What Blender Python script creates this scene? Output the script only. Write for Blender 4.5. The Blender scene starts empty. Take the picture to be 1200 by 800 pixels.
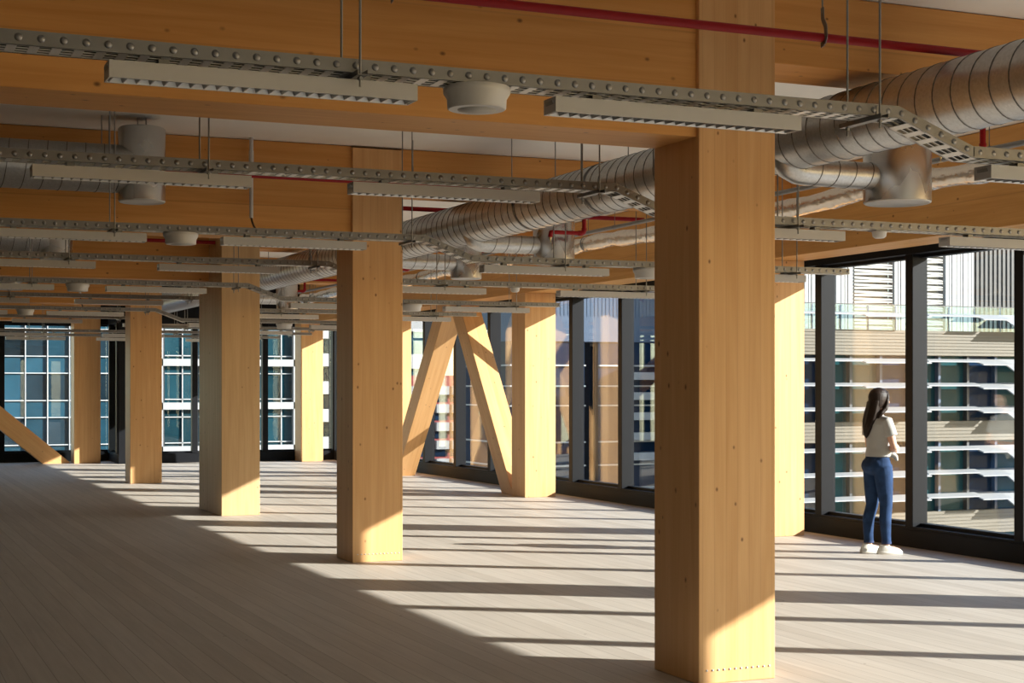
import bpy, bmesh, math, random
from math import sin, cos, pi, radians, sqrt, atan2
from mathutils import Vector, Matrix, Euler

random.seed(7)
sc = bpy.context.scene
col = sc.collection
PI = math.pi

# ------------------------------------------------------------------ helpers
class MB:
    """collects shapes and links them as ONE mesh object"""
    def __init__(s):
        s.v = []; s.f = []; s.sm = []
    def add(s, vs, fs, smooth=False, mtx=None):
        b = len(s.v)
        for p in vs:
            p = Vector(p)
            if mtx is not None: p = mtx @ p
            s.v.append(p)
        for f in fs:
            s.f.append([b + i for i in f]); s.sm.append(smooth)
        return s
    def box(s, x0, x1, y0, y1, z0, z1, mtx=None):
        vs = [(x, y, z) for x in (x0, x1) for y in (y0, y1) for z in (z0, z1)]
        fs = [(0, 1, 3, 2), (4, 6, 7, 5), (0, 4, 5, 1), (2, 3, 7, 6), (0, 2, 6, 4), (1, 5, 7, 3)]
        return s.add(vs, fs, False, mtx)
    def tube(s, pts, r, n=8, cap=True, smooth=True, r2=None):
        """sweep of a circle (or an ellipse r, r2) along points; r may be a list"""
        pts = [Vector(p) for p in pts]
        rs = r if isinstance(r, (list, tuple)) else [r] * len(pts)
        vs = []; fs = []
        up = None
        for i, p in enumerate(pts):
            a = pts[max(i - 1, 0)]; b = pts[min(i + 1, len(pts) - 1)]
            t = (b - a).normalized()
            if up is None:
                up = Vector((0, 0, 1)) if abs(t.z) < .9 else Vector((0, 1, 0))
            u = t.cross(up).normalized(); w = u.cross(t).normalized()
            up = w
            for k in range(n):
                an = 2 * PI * k / n
                vs.append(p + u * (rs[i] * cos(an)) + w * (rs[i] * sin(an)))
        for i in range(len(pts) - 1):
            for k in range(n):
                k2 = (k + 1) % n
                fs.append((i * n + k, i * n + k2, (i + 1) * n + k2, (i + 1) * n + k))
        s.add(vs, fs, smooth)
        if cap:
            m = len(pts) - 1
            s.add(vs[:n], [tuple(range(n - 1, -1, -1))])
            s.add(vs[m * n:], [tuple(range(n))])
        return s
    def lathe(s, prof, n=24, mtx=None, smooth=True, cap=True):
        """profile of (radius, z) about local z"""
        vs = []; fs = []
        for r, z in prof:
            for k in range(n):
                a = 2 * PI * k / n
                vs.append((r * cos(a), r * sin(a), z))
        for i in range(len(prof) - 1):
            for k in range(n):
                k2 = (k + 1) % n
                fs.append((i * n + k, i * n + k2, (i + 1) * n + k2, (i + 1) * n + k))
        s.add(vs, fs, smooth, mtx)
        if cap:
            m = len(prof) - 1
            if prof[0][0] > 1e-6: s.add(vs[:n], [tuple(range(n - 1, -1, -1))], False, mtx)
            if prof[m][0] > 1e-6: s.add(vs[m * n:], [tuple(range(n))], False, mtx)
        return s
    def rings(s, rings, n=20, smooth=True):
        """loft of horizontal ellipses (cx, cy, z, rx, ry)"""
        vs = []; fs = []
        for cx, cy, z, rx, ry in rings:
            for k in range(n):
                a = 2 * PI * k / n
                vs.append((cx + rx * cos(a), cy + ry * sin(a), z))
        for i in range(len(rings) - 1):
            for k in range(n):
                k2 = (k + 1) % n
                fs.append((i * n + k, i * n + k2, (i + 1) * n + k2, (i + 1) * n + k))
        s.add(vs, fs, smooth)
        m = len(rings) - 1
        s.add(vs[:n], [tuple(range(n - 1, -1, -1))]); s.add(vs[m * n:], [tuple(range(n))])
        return s
    def ball(s, c, rx, ry=None, rz=None, n=16, m=10):
        ry = ry or rx; rz = rz or rx
        prof = [(sin(PI * i / m), -cos(PI * i / m)) for i in range(m + 1)]
        prof[0] = (1e-4, -1); prof[-1] = (1e-4, 1)
        M = Matrix.Translation(Vector(c)) @ Matrix.Diagonal((rx, ry, rz, 1))
        return s.lathe(prof, n, M)
    def mesh(s, name):
        me = bpy.data.meshes.new(name)
        me.from_pydata([tuple(p) for p in s.v], [], s.f)
        me.polygons.foreach_set('use_smooth', s.sm)
        me.update()
        return me
    def build(s, name, m, parent=None, loc=None, bevel=0):
        o = bpy.data.objects.new(name, s.mesh(name))
        if m is not None: o.data.materials.append(m)
        col.objects.link(o)
        if loc is not None: o.location = loc
        if parent is not None: o.parent = parent
        if bevel:
            b = o.modifiers.new('bevel', 'BEVEL'); b.width = bevel; b.segments = 2; b.limit_method = 'ANGLE'
        return o

def tag(o, label=None, cat=None, group=None, kind=None):
    if label: o['label'] = label
    if cat: o['category'] = cat
    if group: o['group'] = group
    if kind: o['kind'] = kind
    return o
def thing(name, label, cat, loc=(0, 0, 0), rz=0, group=None):
    o = bpy.data.objects.new(name, None); col.objects.link(o)
    o.location = loc; o.rotation_euler = (0, 0, rz); o.empty_display_size = .1
    return tag(o, label, cat, group)
def copy_tree(o, parent=None):
    c = o.copy(); col.objects.link(c)
    if parent is not None: c.parent = parent
    for ch in list(o.children): copy_tree(ch, c)
    return c
def struct(name, mb, m, parent=None, bevel=0):
    o = mb.build(name, m, parent, bevel=bevel)
    if parent is None: o['kind'] = 'structure'
    return o
ORD = ['nearest', 'second', 'third', 'fourth', 'fifth', 'sixth', 'seventh', 'eighth', 'ninth', 'tenth', 'eleventh', 'twelfth']
def nth(i): return 'nearest' if i == 0 else ORD[i] + ' nearest'

# ------------------------------------------------------------------ materials
def newmat(name):
    m = bpy.data.materials.new(name); m.use_nodes = True
    nt = m.node_tree
    return m, nt, nt.nodes['Principled BSDF']
def N(nt, t, **kw):
    n = nt.nodes.new(t)
    for k, v in kw.items():
        if k.startswith('i_'):
            n.inputs[k[2:].replace('_', ' ')].default_value = v
        else: setattr(n, k, v)
    return n
def plain(name, rgb, rough=.5, metal=0., spec=.5, noise=0., nscale=20., bump=0.):
    m, nt, p = newmat(name)
    p.inputs['Base Color'].default_value = (*rgb, 1)
    p.inputs['Roughness'].default_value = rough
    p.inputs['Metallic'].default_value = metal
    p.inputs['Specular IOR Level'].default_value = spec
    tc = N(nt, 'ShaderNodeTexCoord')
    nz = N(nt, 'ShaderNodeTexNoise'); nz.inputs['Scale'].default_value = nscale; nz.inputs['Detail'].default_value = 4
    nt.links.new(tc.outputs['Object'], nz.inputs['Vector'])
    mr = N(nt, 'ShaderNodeMapRange')
    mr.inputs['To Min'].default_value = 1 - noise; mr.inputs['To Max'].default_value = 1 + noise
    nt.links.new(nz.outputs['Fac'], mr.inputs['Value'])
    mx = N(nt, 'ShaderNodeVectorMath', operation='SCALE'); mx.inputs[0].default_value = rgb
    nt.links.new(mr.outputs[0], mx.inputs['Scale'])
    nt.links.new(mx.outputs[0], p.inputs['Base Color'])
    if bump:
        b = N(nt, 'ShaderNodeBump'); b.inputs['Strength'].default_value = bump; b.inputs['Distance'].default_value = .004
        nt.links.new(nz.outputs['Fac'], b.inputs['Height']); nt.links.new(b.outputs[0], p.inputs['Normal'])
    return m

def wood(name, axis, c0, c1, lam=.045, lam_axis=0, rough=.5):
    """glulam: grain along local axis, lamellas across lam_axis, small dark knots"""
    m, nt, p = newmat(name)
    L = nt.links.new
    tc = N(nt, 'ShaderNodeTexCoord'); oi = N(nt, 'ShaderNodeObjectInfo')
    rnd = N(nt, 'ShaderNodeVectorMath', operation='SCALE'); rnd.inputs[0].default_value = (13.7, 17.3, 29.1)
    L(oi.outputs['Random'], rnd.inputs['Scale'])
    add = N(nt, 'ShaderNodeVectorMath', operation='ADD')
    L(tc.outputs['Object'], add.inputs[0]); L(rnd.outputs[0], add.inputs[1])
    sep = N(nt, 'ShaderNodeSeparateXYZ'); L(tc.outputs['Object'], sep.inputs[0])
    # lamella index
    dv = N(nt, 'ShaderNodeMath', operation='DIVIDE'); L(sep.outputs[lam_axis], dv.inputs[0]); dv.inputs[1].default_value = lam
    fl = N(nt, 'ShaderNodeMath', operation='FLOOR'); L(dv.outputs[0], fl.inputs[0])
    fr = N(nt, 'ShaderNodeMath', operation='FRACT'); L(dv.outputs[0], fr.inputs[0])
    ra = N(nt, 'ShaderNodeMath', operation='MULTIPLY_ADD'); L(oi.outputs['Random'], ra.inputs[0]); ra.inputs[1].default_value = 91.7; L(fl.outputs[0], ra.inputs[2])
    wn = N(nt, 'ShaderNodeTexWhiteNoise', noise_dimensions='1D'); L(ra.outputs[0], wn.inputs['W'])
    # each lamella shifts the grain along itself
    sh = N(nt, 'ShaderNodeVectorMath', operation='SCALE')
    e = [0, 0, 0]; e[axis] = 9.0; e[lam_axis] = 3.0; sh.inputs[0].default_value = e
    L(wn.outputs['Value'], sh.inputs['Scale'])
    ad2 = N(nt, 'ShaderNodeVectorMath', operation='ADD'); L(add.outputs[0], ad2.inputs[0]); L(sh.outputs[0], ad2.inputs[1])
    s1 = [16, 16, 16]; s1[axis] = .9
    mp = N(nt, 'ShaderNodeVectorMath', operation='MULTIPLY'); mp.inputs[1].default_value = s1; L(ad2.outputs[0], mp.inputs[0])
    nz = N(nt, 'ShaderNodeTexNoise'); nz.inputs['Scale'].default_value = 1.; nz.inputs['Detail'].default_value = 5; nz.inputs['Distortion'].default_value = .6
    L(mp.outputs[0], nz.inputs['Vector'])
    s2 = [90, 90, 90]; s2[axis] = 2.5
    mp2 = N(nt, 'ShaderNodeVectorMath', operation='MULTIPLY'); mp2.inputs[1].default_value = s2; L(ad2.outputs[0], mp2.inputs[0])
    nz2 = N(nt, 'ShaderNodeTexNoise'); nz2.inputs['Scale'].default_value = 1.; nz2.inputs['Detail'].default_value = 3
    L(mp2.outputs[0], nz2.inputs['Vector'])
    mixf = N(nt, 'ShaderNodeMath', operation='MULTIPLY_ADD'); L(nz2.outputs['Fac'], mixf.inputs[0]); mixf.inputs[1].default_value = .35; L(nz.outputs['Fac'], mixf.inputs[2])
    lm = N(nt, 'ShaderNodeMath', operation='MULTIPLY_ADD'); L(wn.outputs['Value'], lm.inputs[0]); lm.inputs[1].default_value = .16; L(mixf.outputs[0], lm.inputs[2])
    mr = N(nt, 'ShaderNodeMapRange'); mr.inputs['From Min'].default_value = .5; mr.inputs['From Max'].default_value = 1.15
    L(lm.outputs[0], mr.inputs['Value'])
    mix = N(nt, 'ShaderNodeMix', data_type='RGBA'); mix.inputs[6].default_value = (*c0, 1); mix.inputs[7].default_value = (*c1, 1)
    L(mr.outputs[0], mix.inputs[0])
    # knots
    s3 = [9.5, 9.5, 9.5]; s3[axis] = 6.5
    mp3 = N(nt, 'ShaderNodeVectorMath', operation='MULTIPLY'); mp3.inputs[1].default_value = s3; L(add.outputs[0], mp3.inputs[0])
    vo = N(nt, 'ShaderNodeTexVoronoi'); vo.inputs['Scale'].default_value = 1.; L(mp3.outputs[0], vo.inputs['Vector'])
    kr = N(nt, 'ShaderNodeMapRange', interpolation_type='SMOOTHSTEP'); kr.inputs['From Min'].default_value = .03; kr.inputs['From Max'].default_value = .165
    kr.inputs['To Min'].default_value = .92; kr.inputs['To Max'].default_value = 0.
    sv = N(nt, 'ShaderNodeSeparateColor'); L(vo.outputs['Color'], sv.inputs[0])
    ks = N(nt, 'ShaderNodeMath', operation='MULTIPLY_ADD'); L(sv.outputs[1], ks.inputs[0]); ks.inputs[1].default_value = .75; ks.inputs[2].default_value = .3
    kd = N(nt, 'ShaderNodeMath', operation='DIVIDE'); L(vo.outputs['Distance'], kd.inputs[0]); L(ks.outputs[0], kd.inputs[1]); L(kd.outputs[0], kr.inputs['Value'])
    gt = N(nt, 'ShaderNodeMath', operation='GREATER_THAN'); L(sv.outputs[0], gt.inputs[0]); gt.inputs[1].default_value = .15
    km = N(nt, 'ShaderNodeMath', operation='MULTIPLY'); L(kr.outputs[0], km.inputs[0]); L(gt.outputs[0], km.inputs[1])
    mk = N(nt, 'ShaderNodeMix', data_type='RGBA'); L(km.outputs[0], mk.inputs[0]); L(mix.outputs[2], mk.inputs[6]); mk.inputs[7].default_value = (.16, .060, .017, 1)
    # glue line
    ab = N(nt, 'ShaderNodeMath', operation='LESS_THAN'); L(fr.outputs[0], ab.inputs[0]); ab.inputs[1].default_value = .035
    gl = N(nt, 'ShaderNodeMath', operation='MULTIPLY'); L(ab.outputs[0], gl.inputs[0]); gl.inputs[1].default_value = .22
    mg = N(nt, 'ShaderNodeMix', data_type='RGBA'); L(gl.outputs[0], mg.inputs[0]); L(mk.outputs[2], mg.inputs[6]); mg.inputs[7].default_value = (.22, .09, .03, 1)
    L(mg.outputs[2], p.inputs['Base Color'])
    p.inputs['Roughness'].default_value = rough; p.inputs['Specular IOR Level'].default_value = .3
    bp = N(nt, 'ShaderNodeBump'); bp.inputs['Strength'].default_value = .08; bp.inputs['Distance'].default_value = .003
    L(mixf.outputs[0], bp.inputs['Height']); L(bp.outputs[0], p.inputs['Normal'])
    return m

C0, C1 = (.69, .405, .185), (.56, .29, .105)
M = {}
M['col'] = wood('glulam_vertical', 2, C0, C1, .075, 0)
M['colgrey'] = wood('glulam_vertical_pale', 2, (.62, .405, .21), (.48, .285, .125), .06, 1)
M['beamx'] = wood('glulam_along_x', 0, (.69, .34, .105), (.54, .235, .055), .30, 2)
M['beamy'] = wood('glulam_along_y', 1, (.66, .35, .115), (.50, .235, .06), .30, 2)

def floor_mat():
    m, nt, p = newmat('timber_floor_boards'); L = nt.links.new
    tc = N(nt, 'ShaderNodeTexCoord'); sep = N(nt, 'ShaderNodeSeparateXYZ'); L(tc.outputs['Object'], sep.inputs[0])
    W = .135
    dv = N(nt, 'ShaderNodeMath', operation='DIVIDE'); L(sep.outputs[0], dv.inputs[0]); dv.inputs[1].default_value = W
    fl = N(nt, 'ShaderNodeMath', operation='FLOOR'); L(dv.outputs[0], fl.inputs[0])
    fr = N(nt, 'ShaderNodeMath', operation='FRACT'); L(dv.outputs[0], fr.inputs[0])
    wn = N(nt, 'ShaderNodeTexWhiteNoise', noise_dimensions='1D'); L(fl.outputs[0], wn.inputs['W'])
    sh = N(nt, 'ShaderNodeVectorMath', operation='SCALE'); sh.inputs[0].default_value = (2, 37, 0); L(wn.outputs['Value'], sh.inputs['Scale'])
    ad = N(nt, 'ShaderNodeVectorMath', operation='ADD'); L(tc.outputs['Object'], ad.inputs[0]); L(sh.outputs[0], ad.inputs[1])
    mp = N(nt, 'ShaderNodeVectorMath', operation='MULTIPLY'); mp.inputs[1].default_value = (26, 1.1, 1); L(ad.outputs[0], mp.inputs[0])
    nz = N(nt, 'ShaderNodeTexNoise'); nz.inputs['Scale'].default_value = 1; nz.inputs['Detail'].default_value = 6; nz.inputs['Distortion'].default_value = .5
    L(mp.outputs[0], nz.inputs['Vector'])
    mpb = N(nt, 'ShaderNodeVectorMath', operation='MULTIPLY'); mpb.inputs[1].default_value = (.9, .5, 1); L(tc.outputs['Object'], mpb.inputs[0])
    nb = N(nt, 'ShaderNodeTexNoise'); nb.inputs['Scale'].default_value = 1; nb.inputs['Detail'].default_value = 5; L(mpb.outputs[0], nb.inputs['Vector'])
    a1 = N(nt, 'ShaderNodeMath', operation='MULTIPLY_ADD'); L(wn.outputs['Value'], a1.inputs[0]); a1.inputs[1].default_value = .45; L(nz.outputs['Fac'], a1.inputs[2])
    a2 = N(nt, 'ShaderNodeMath', operation='MULTIPLY_ADD'); L(nb.outputs['Fac'], a2.inputs[0]); a2.inputs[1].default_value = .45; L(a1.outputs[0], a2.inputs[2])
    mr = N(nt, 'ShaderNodeMapRange'); mr.inputs['From Min'].default_value = .45; mr.inputs['From Max'].default_value = 1.25; L(a2.outputs[0], mr.inputs['Value'])
    mix = N(nt, 'ShaderNodeMix', data_type='RGBA'); mix.inputs[6].default_value = (.52, .465, .40, 1); mix.inputs[7].default_value = (.385, .335, .28, 1)
    L(mr.outputs[0], mix.inputs[0])
    # joints
    j = N(nt, 'ShaderNodeMath', operation='LESS_THAN'); L(fr.outputs[0], j.inputs[0]); j.inputs[1].default_value = .035
    jm = N(nt, 'ShaderNodeMath', operation='MULTIPLY'); L(j.outputs[0], jm.inputs[0]); jm.inputs[1].default_value = .55
    mj = N(nt, 'ShaderNodeMix', data_type='RGBA'); L(jm.outputs[0], mj.inputs[0]); L(mix.outputs[2], mj.inputs[6]); mj.inputs[7].default_value = (.12, .085, .055, 1)
    # specks
    vo = N(nt, 'ShaderNodeTexVoronoi'); vo.inputs['Scale'].default_value = 3.2; L(tc.outputs['Object'], vo.inputs['Vector'])
    vr = N(nt, 'ShaderNodeMath', operation='LESS_THAN'); L(vo.outputs['Distance'], vr.inputs[0]); vr.inputs[1].default_value = .035
    vm = N(nt, 'ShaderNodeMath', operation='MULTIPLY'); L(vr.outputs[0], vm.inputs[0]); vm.inputs[1].default_value = .65
    ms = N(nt, 'ShaderNodeMix', data_type='RGBA'); L(vm.outputs[0], ms.inputs[0]); L(mj.outputs[2], ms.inputs[6]); ms.inputs[7].default_value = (.10, .06, .04, 1)
    L(ms.outputs[2], p.inputs['Base Color'])
    p.inputs['Roughness'].default_value = .55; p.inputs['Specular IOR Level'].default_value = .35
    bp = N(nt, 'ShaderNodeBump'); bp.inputs['Strength'].default_value = .1; bp.inputs['Distance'].default_value = .002
    L(nz.outputs['Fac'], bp.inputs['Height']); L(bp.outputs[0], p.inputs['Normal'])
    return m
M['floor'] = floor_mat()
M['ceil'] = plain('ceiling_panel', (.84, .80, .73), .8, noise=.05, nscale=3)
M['wall'] = plain('painted_wall', (.42, .39, .35), .8, noise=.04, nscale=4)
M['frame'] = plain('dark_window_frame', (.009, .0095, .0115), .5, spec=.1, noise=.08, nscale=6)
M['light'] = plain('light_housing_paint', (.47, .465, .47), .45, noise=.02)
M['blade'] = plain('louvre_blade', (.35, .35, .36), .3, metal=.8, noise=.03)  # darker metal: the dark reflections on the blades are put into this colour
M['louvre'] = plain('bright_reflector', (.92, .92, .92), .25, metal=.2, noise=.03)  # near white: the glow of the sunlit floor below is painted in
M['white'] = plain('white_plastic', (.56, .55, .54), .45, noise=.02)
M['grille'] = plain('speaker_grille', (.42, .41, .39), .6, noise=.15, nscale=250)
M['traybase'] = plain('galvanised_tray_base_lit', (.72, .71, .69), .45, metal=.55, noise=.05, nscale=30)  # paler than the rails: bounce light from the floor is painted in
M['tray'] = plain('galvanised_tray', (.21, .205, .205), .42, metal=.8, noise=.08, nscale=30)
M['rod'] = plain('threaded_rod_steel', (.25, .25, .25), .4, metal=.8, noise=.1, nscale=80)
M['red'] = plain('red_sprinkler_paint', (.29, .006, .010), .5, spec=.25, noise=.06, nscale=14)
M['black'] = plain('black_cable', (.015, .015, .015), .5, noise=.1)
M['brass'] = plain('sprinkler_brass', (.6, .45, .22), .35, metal=.9, noise=.05)
M['pipe'] = plain('grey_conduit', (.22, .22, .22), .45, metal=.3, noise=.06)

def galv(name, base, rough, scale):
    m, nt, p = newmat(name); L = nt.links.new
    tc = N(nt, 'ShaderNodeTexCoord')
    vo = N(nt, 'ShaderNodeTexVoronoi'); vo.inputs['Scale'].default_value = scale; L(tc.outputs['Object'], vo.inputs['Vector'])
    nz = N(nt, 'ShaderNodeTexNoise'); nz.inputs['Scale'].default_value = 3; nz.inputs['Detail'].default_value = 5; L(tc.outputs['Object'], nz.inputs['Vector'])
    sv = N(nt, 'ShaderNodeSeparateColor'); L(vo.outputs['Color'], sv.inputs[0])
    ad = N(nt, 'ShaderNodeMath', operation='ADD'); L(sv.outputs[0], ad.inputs[0]); L(nz.outputs['Fac'], ad.inputs[1])
    mr = N(nt, 'ShaderNodeMapRange'); mr.inputs['From Max'].default_value = 1.7; mr.inputs['To Min'].default_value = .84; mr.inputs['To Max'].default_value = 1.12; L(ad.outputs[0], mr.inputs['Value'])
    sl = N(nt, 'ShaderNodeVectorMath', operation='SCALE'); sl.inputs[0].default_value = base; L(mr.outputs[0], sl.inputs['Scale']); L(sl.outputs[0], p.inputs['Base Color'])
    r2 = N(nt, 'ShaderNodeMapRange'); r2.inputs['From Max'].default_value = 1.7; r2.inputs['To Min'].default_value = rough - .03; r2.inputs['To Max'].default_value = rough + .04; L(ad.outputs[0], r2.inputs['Value']); L(r2.outputs[0], p.inputs['Roughness'])
    p.inputs['Metallic'].default_value = .93
    return m
M['galv'] = galv('galvanised_duct', (.52, .525, .53), .34, 70)
M['steel'] = galv('plenum_sheet_steel', (.62, .62, .62), .26, 6)
M['seam'] = plain('duct_seam', (.16, .155, .15), .45, metal=.7, noise=.05)
def foil_mat():
    m, nt, p = newmat('foil_wrap'); L = nt.links.new
    tc = N(nt, 'ShaderNodeTexCoord'); nz = N(nt, 'ShaderNodeTexNoise'); nz.inputs['Scale'].default_value = 9; nz.inputs['Detail'].default_value = 6; L(tc.outputs['Object'], nz.inputs['Vector'])
    p.inputs['Base Color'].default_value = (.78, .72, .64, 1); p.inputs['Metallic'].default_value = .95; p.inputs['Roughness'].default_value = .22
    b = N(nt, 'ShaderNodeBump'); b.inputs['Strength'].default_value = .9; b.inputs['Distance'].default_value = .03; L(nz.outputs['Fac'], b.inputs['Height']); L(b.outputs[0], p.inputs['Normal'])
    return m
M['foil'] = foil_mat()
def glass_mat(name, tint, f0=.05, gain=1.0):
    m, nt, p = newmat(name); L = nt.links.new
    nt.nodes.remove(p)
    out = nt.nodes['Material Output']
    lw = N(nt, 'ShaderNodeLayerWeight'); lw.inputs['Blend'].default_value = .5
    pw = N(nt, 'ShaderNodeMath', operation='POWER'); L(lw.outputs['Facing'], pw.inputs[0]); pw.inputs[1].default_value = 3.6
    ma = N(nt, 'ShaderNodeMath', operation='MULTIPLY_ADD', use_clamp=True); L(pw.outputs[0], ma.inputs[0]); ma.inputs[1].default_value = gain; ma.inputs[2].default_value = f0
    tr = N(nt, 'ShaderNodeBsdfTransparent'); tr.inputs['Color'].default_value = (*tint, 1)
    gl = N(nt, 'ShaderNodeBsdfGlossy'); gl.inputs['Roughness'].default_value = .0; gl.inputs['Color'].default_value = (.95, .97, 1, 1)
    mx = N(nt, 'ShaderNodeMixShader'); L(ma.outputs[0], mx.inputs[0]); L(tr.outputs[0], mx.inputs[1]); L(gl.outputs[0], mx.inputs[2])
    L(mx.outputs[0], out.inputs['Surface'])
    return m
M['glass'] = glass_mat('window_glass', (.93, .955, .95), .035, .8)
M['balglass'] = glass_mat('balustrade_glass', (.66, .78, .80), .06, .6)

# ------------------------------------------------------------------ setting
H = 3.90            # ceiling
SOF = 3.03          # beam soffit
NOTCH = 3.48        # soffit of the shallow beam part above the duct
XW = 10.0           # inner face of the window wall
XL = -9.0; YB = -4.0
YE1, YE2, XE = 34.9, 33.4, 5.3      # the end wall steps back left of XE

fl = MB().box(XL, 10.35, YB, 35.2, -.30, 0)
struct('floor', fl, M['floor'])
ce = MB().box(XL, 10.35, YB, 35.2, H, H + .3)
struct('ceiling', ce, M['ceil'])
struct('wall_left', MB().box(XL - .2, XL, YB, 35.2, 0, H), M['wall'])

SILL, HEAD = .21, 3.0
XG = 10.14
def bay_window(n, x0, y0, x1, y1, inx, iny, head=HEAD, end_post=False):
    """one glazed bay from (x0,y0) to (x1,y1); (inx,iny) points into the room. mullion stands at the first end"""
    d = Vector((x1 - x0, y1 - y0, 0)); Lg = d.length; d.normalize()
    nrm = Vector((inx, iny, 0))
    Mx = Matrix(((d.x, nrm.x, 0, x0), (d.y, nrm.y, 0, y0), (0, 0, 1, 0), (0, 0, 0, 1)))
    # local: x along, y into the room (0 = inner face of the sill), z up
    f = MB()
    f.box(0, Lg, -.30, 0, 0, SILL - .03, Mx)                  # upstand
    f.box(0, Lg, -.32, -.012, SILL - .03, SILL, Mx)           # sill cap
    f.box(0, Lg, -.30, .02, head, H, Mx)                      # head bulkhead
    f.box(0, Lg, -.20, -.10, SILL, SILL + .035, Mx)           # glazing bead
    f.box(0, Lg, -.20, -.10, head - .035, head, Mx)
    w = struct('window_%d' % n, f, M['frame'])
    mu = MB()
    mu.box(-.06, .06, -.17, 0, SILL, head, Mx); mu.box(-.03, .03, -.21, -.17, SILL, head, Mx)
    mu.build('mullion', M['frame'], w, bevel=.004)
    if end_post:
        MB().box(Lg - .06, Lg + .06, -.21, 0, SILL, head, Mx).build('mullion', M['frame'], w, bevel=.004)
    g = MB().box(.032, Lg - .032, -.158, -.142, SILL + .02, head - .02, Mx)
    g.build('glass_pane', M['glass'], w)
    return w
n = 1
STEP = 1.615
k0 = -9
y = 11.35 + STEP * k0
while y < YE2 - .4:
    y1 = min(y + STEP, YE2)
    if YE2 - y1 < .5: y1 = YE2
    elif YE2 - y1 < 1.3: y1 = YE2 - 1.35
    bay_window(n, XW, y, XW, y1, -1, 0, end_post=(y1 == YE2)); n += 1
    y = y1
for xa, xb in ((XE, 6.9), (6.9, 8.45), (8.45, XW)):
    bay_window(n, xa, YE2, xb, YE2, 0, -1); n += 1
bay_window(n, XE, YE1, XE, YE2, -1, 0); n += 1
x = 3.05
for xa, xb in ((-1.6, -.05), (-.05, 1.5), (1.5, 3.05), (3.05, XE)):
    bay_window(n, xa, YE1, xb, YE1, 0, -1); n += 1
for k in range(7, 12):
    bay_window(n, XL + 1.6 * k, YB, min(XL + 1.6 * (k + 1), XW), YB, 0, 1); n += 1  # unseen glazing behind the camera, added for the fill light it lets in
struct('wall_back', MB().box(XL, XL + 11.2, YB - .25, YB, 0, H), M['wall'])  # unseen; solid part of the back wall, sized to cut the front light
struct('wall_front', MB().box(XL, -1.6, YE1, YE1 + .25, 0, H), M['wall'])
struct('wall_right', MB().box(XW, 10.3, YB, 11.35 + STEP * k0, 0, H), M['wall'])
# corner cladding
struct('trim_1', MB().box(XW - .02, 10.3, YE2 - .02, YE2 + .3, 0, H), M['frame'])
struct('trim_2', MB().box(XE - .02, XE + .25, YE2 - .02, YE2 + .25, 0, H), M['frame'])

# ------------------------------------------------------------------ columns
def column(name, x, y, wx, wy, top, label, m, group, plugs=False, z0=0.):
    o = MB().box(-wx / 2, wx / 2, -wy / 2, wy / 2, z0, top).build(name, m, bevel=.006)
    o.location = (x + wx / 2, y + wy / 2, 0)
    tag(o, label, 'column', group)
    if plugs:
        for k in range(12):
            px = -wx / 2 + .05 + k * (wx - .09) / 11
            b = MB().lathe([(.0001, -.002), (.006, -.002), (.0055, .004), (.0001, .005)], 10,
                           Matrix.Translation((px, -wy / 2, .075)) @ Matrix.Rotation(PI / 2, 4, 'X'))
            b.build('plug', M['white'], o)
    return o
GC = 'glulam columns along the middle of the floor'
CX = [(4.32, 7.44, .495, .515), (4.335, 13.86, .495, .515), (4.36, 19.48, .495, 1.36), (4.39, 26.55, .53, .515), (4.43, 33.9, .55, .5)]
CL = ['tall pale glulam timber column nearest the camera, standing alone on the boards',
      'glulam timber column second from the camera, its foot half in sunlight',
      'deep wall-like timber column with a wide greyish left face, third from the camera',
      'narrow orange timber column between the deep third column and the far windows',
      'timber column at the far glazed wall beside the foot of the diagonal brace']
COLS = []
for i, (a, b, c, d) in enumerate(CX):
    COLS.append(column('timber_column', a, b, c, d, H - .02, CL[i], M['colgrey'] if i == 2 else M['col'], GC, plugs=i < 2))
WX = [(9.21, 8.15), (9.21, 14.42), (9.21, 20.95), (9.21, 27.38), (9.1, 32.85)]
WL = ['timber column by the window wall, nearest of its row, right of the view',
      'sunlit pale timber column by the window, left of the standing woman',
      'sunlit timber column beside the windows with the foot of a slanting brace behind it',
      'timber column by the windows, partly hidden behind the left leg of the slanting braces',
      'bright sunlit timber column in the far corner of the windows']
GW = 'glulam columns along the window wall'
for i, (a, b) in enumerate(WX):
    column('timber_column', a, b, .5, .5, SOF, WL[i], M['col'], GW)

# diagonal braces
def brace(p0, p1, w, h, label, group, side):
    """square timber from p0 to p1 (centre line); side = axis kept level across it"""
    p0 = Vector(p0); p1 = Vector(p1); d = (p1 - p0); Lg = d.length; d.normalize()
    s = Vector(side); t = d.cross(s).normalized()
    # ends cut level: prism whose end faces are horizontal
    mb = MB()
    hz = h / abs(d.z)        # horizontal run of the cut
    run = Vector((d.x, d.y, 0)).normalized()
    vs = []
    for P in (p0, p1):
        for a in (-1, 1):
            for b in (-1, 1):
                vs.append(P + s * (a * w / 2) + run * (b * hz / 2))
    mid = (p0 + p1) / 2
    R = Matrix((s, t, d)).transposed().to_4x4()       # local z along the timber
    inv = (Matrix.Translation(mid) @ R).inverted()
    fs = [(0, 1, 3, 2), (4, 6, 7, 5), (0, 4, 5, 1), (2, 3, 7, 6), (0, 2, 6, 4), (1, 5, 7, 3)]
    mb.add([inv @ v for v in vs], fs)
    o = mb.build('diagonal_brace', M['col'], bevel=.006)
    o.matrix_world = Matrix.Translation(mid) @ R
    tag(o, label, 'brace', group)
    return o
GB = 'slanting timber braces'
brace((9.43, 21.72, 0), (9.43, 23.98, SOF), .35, .36, 'slanting timber brace rising away from the foot of the sunlit window column', GB, (1, 0, 0))
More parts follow.
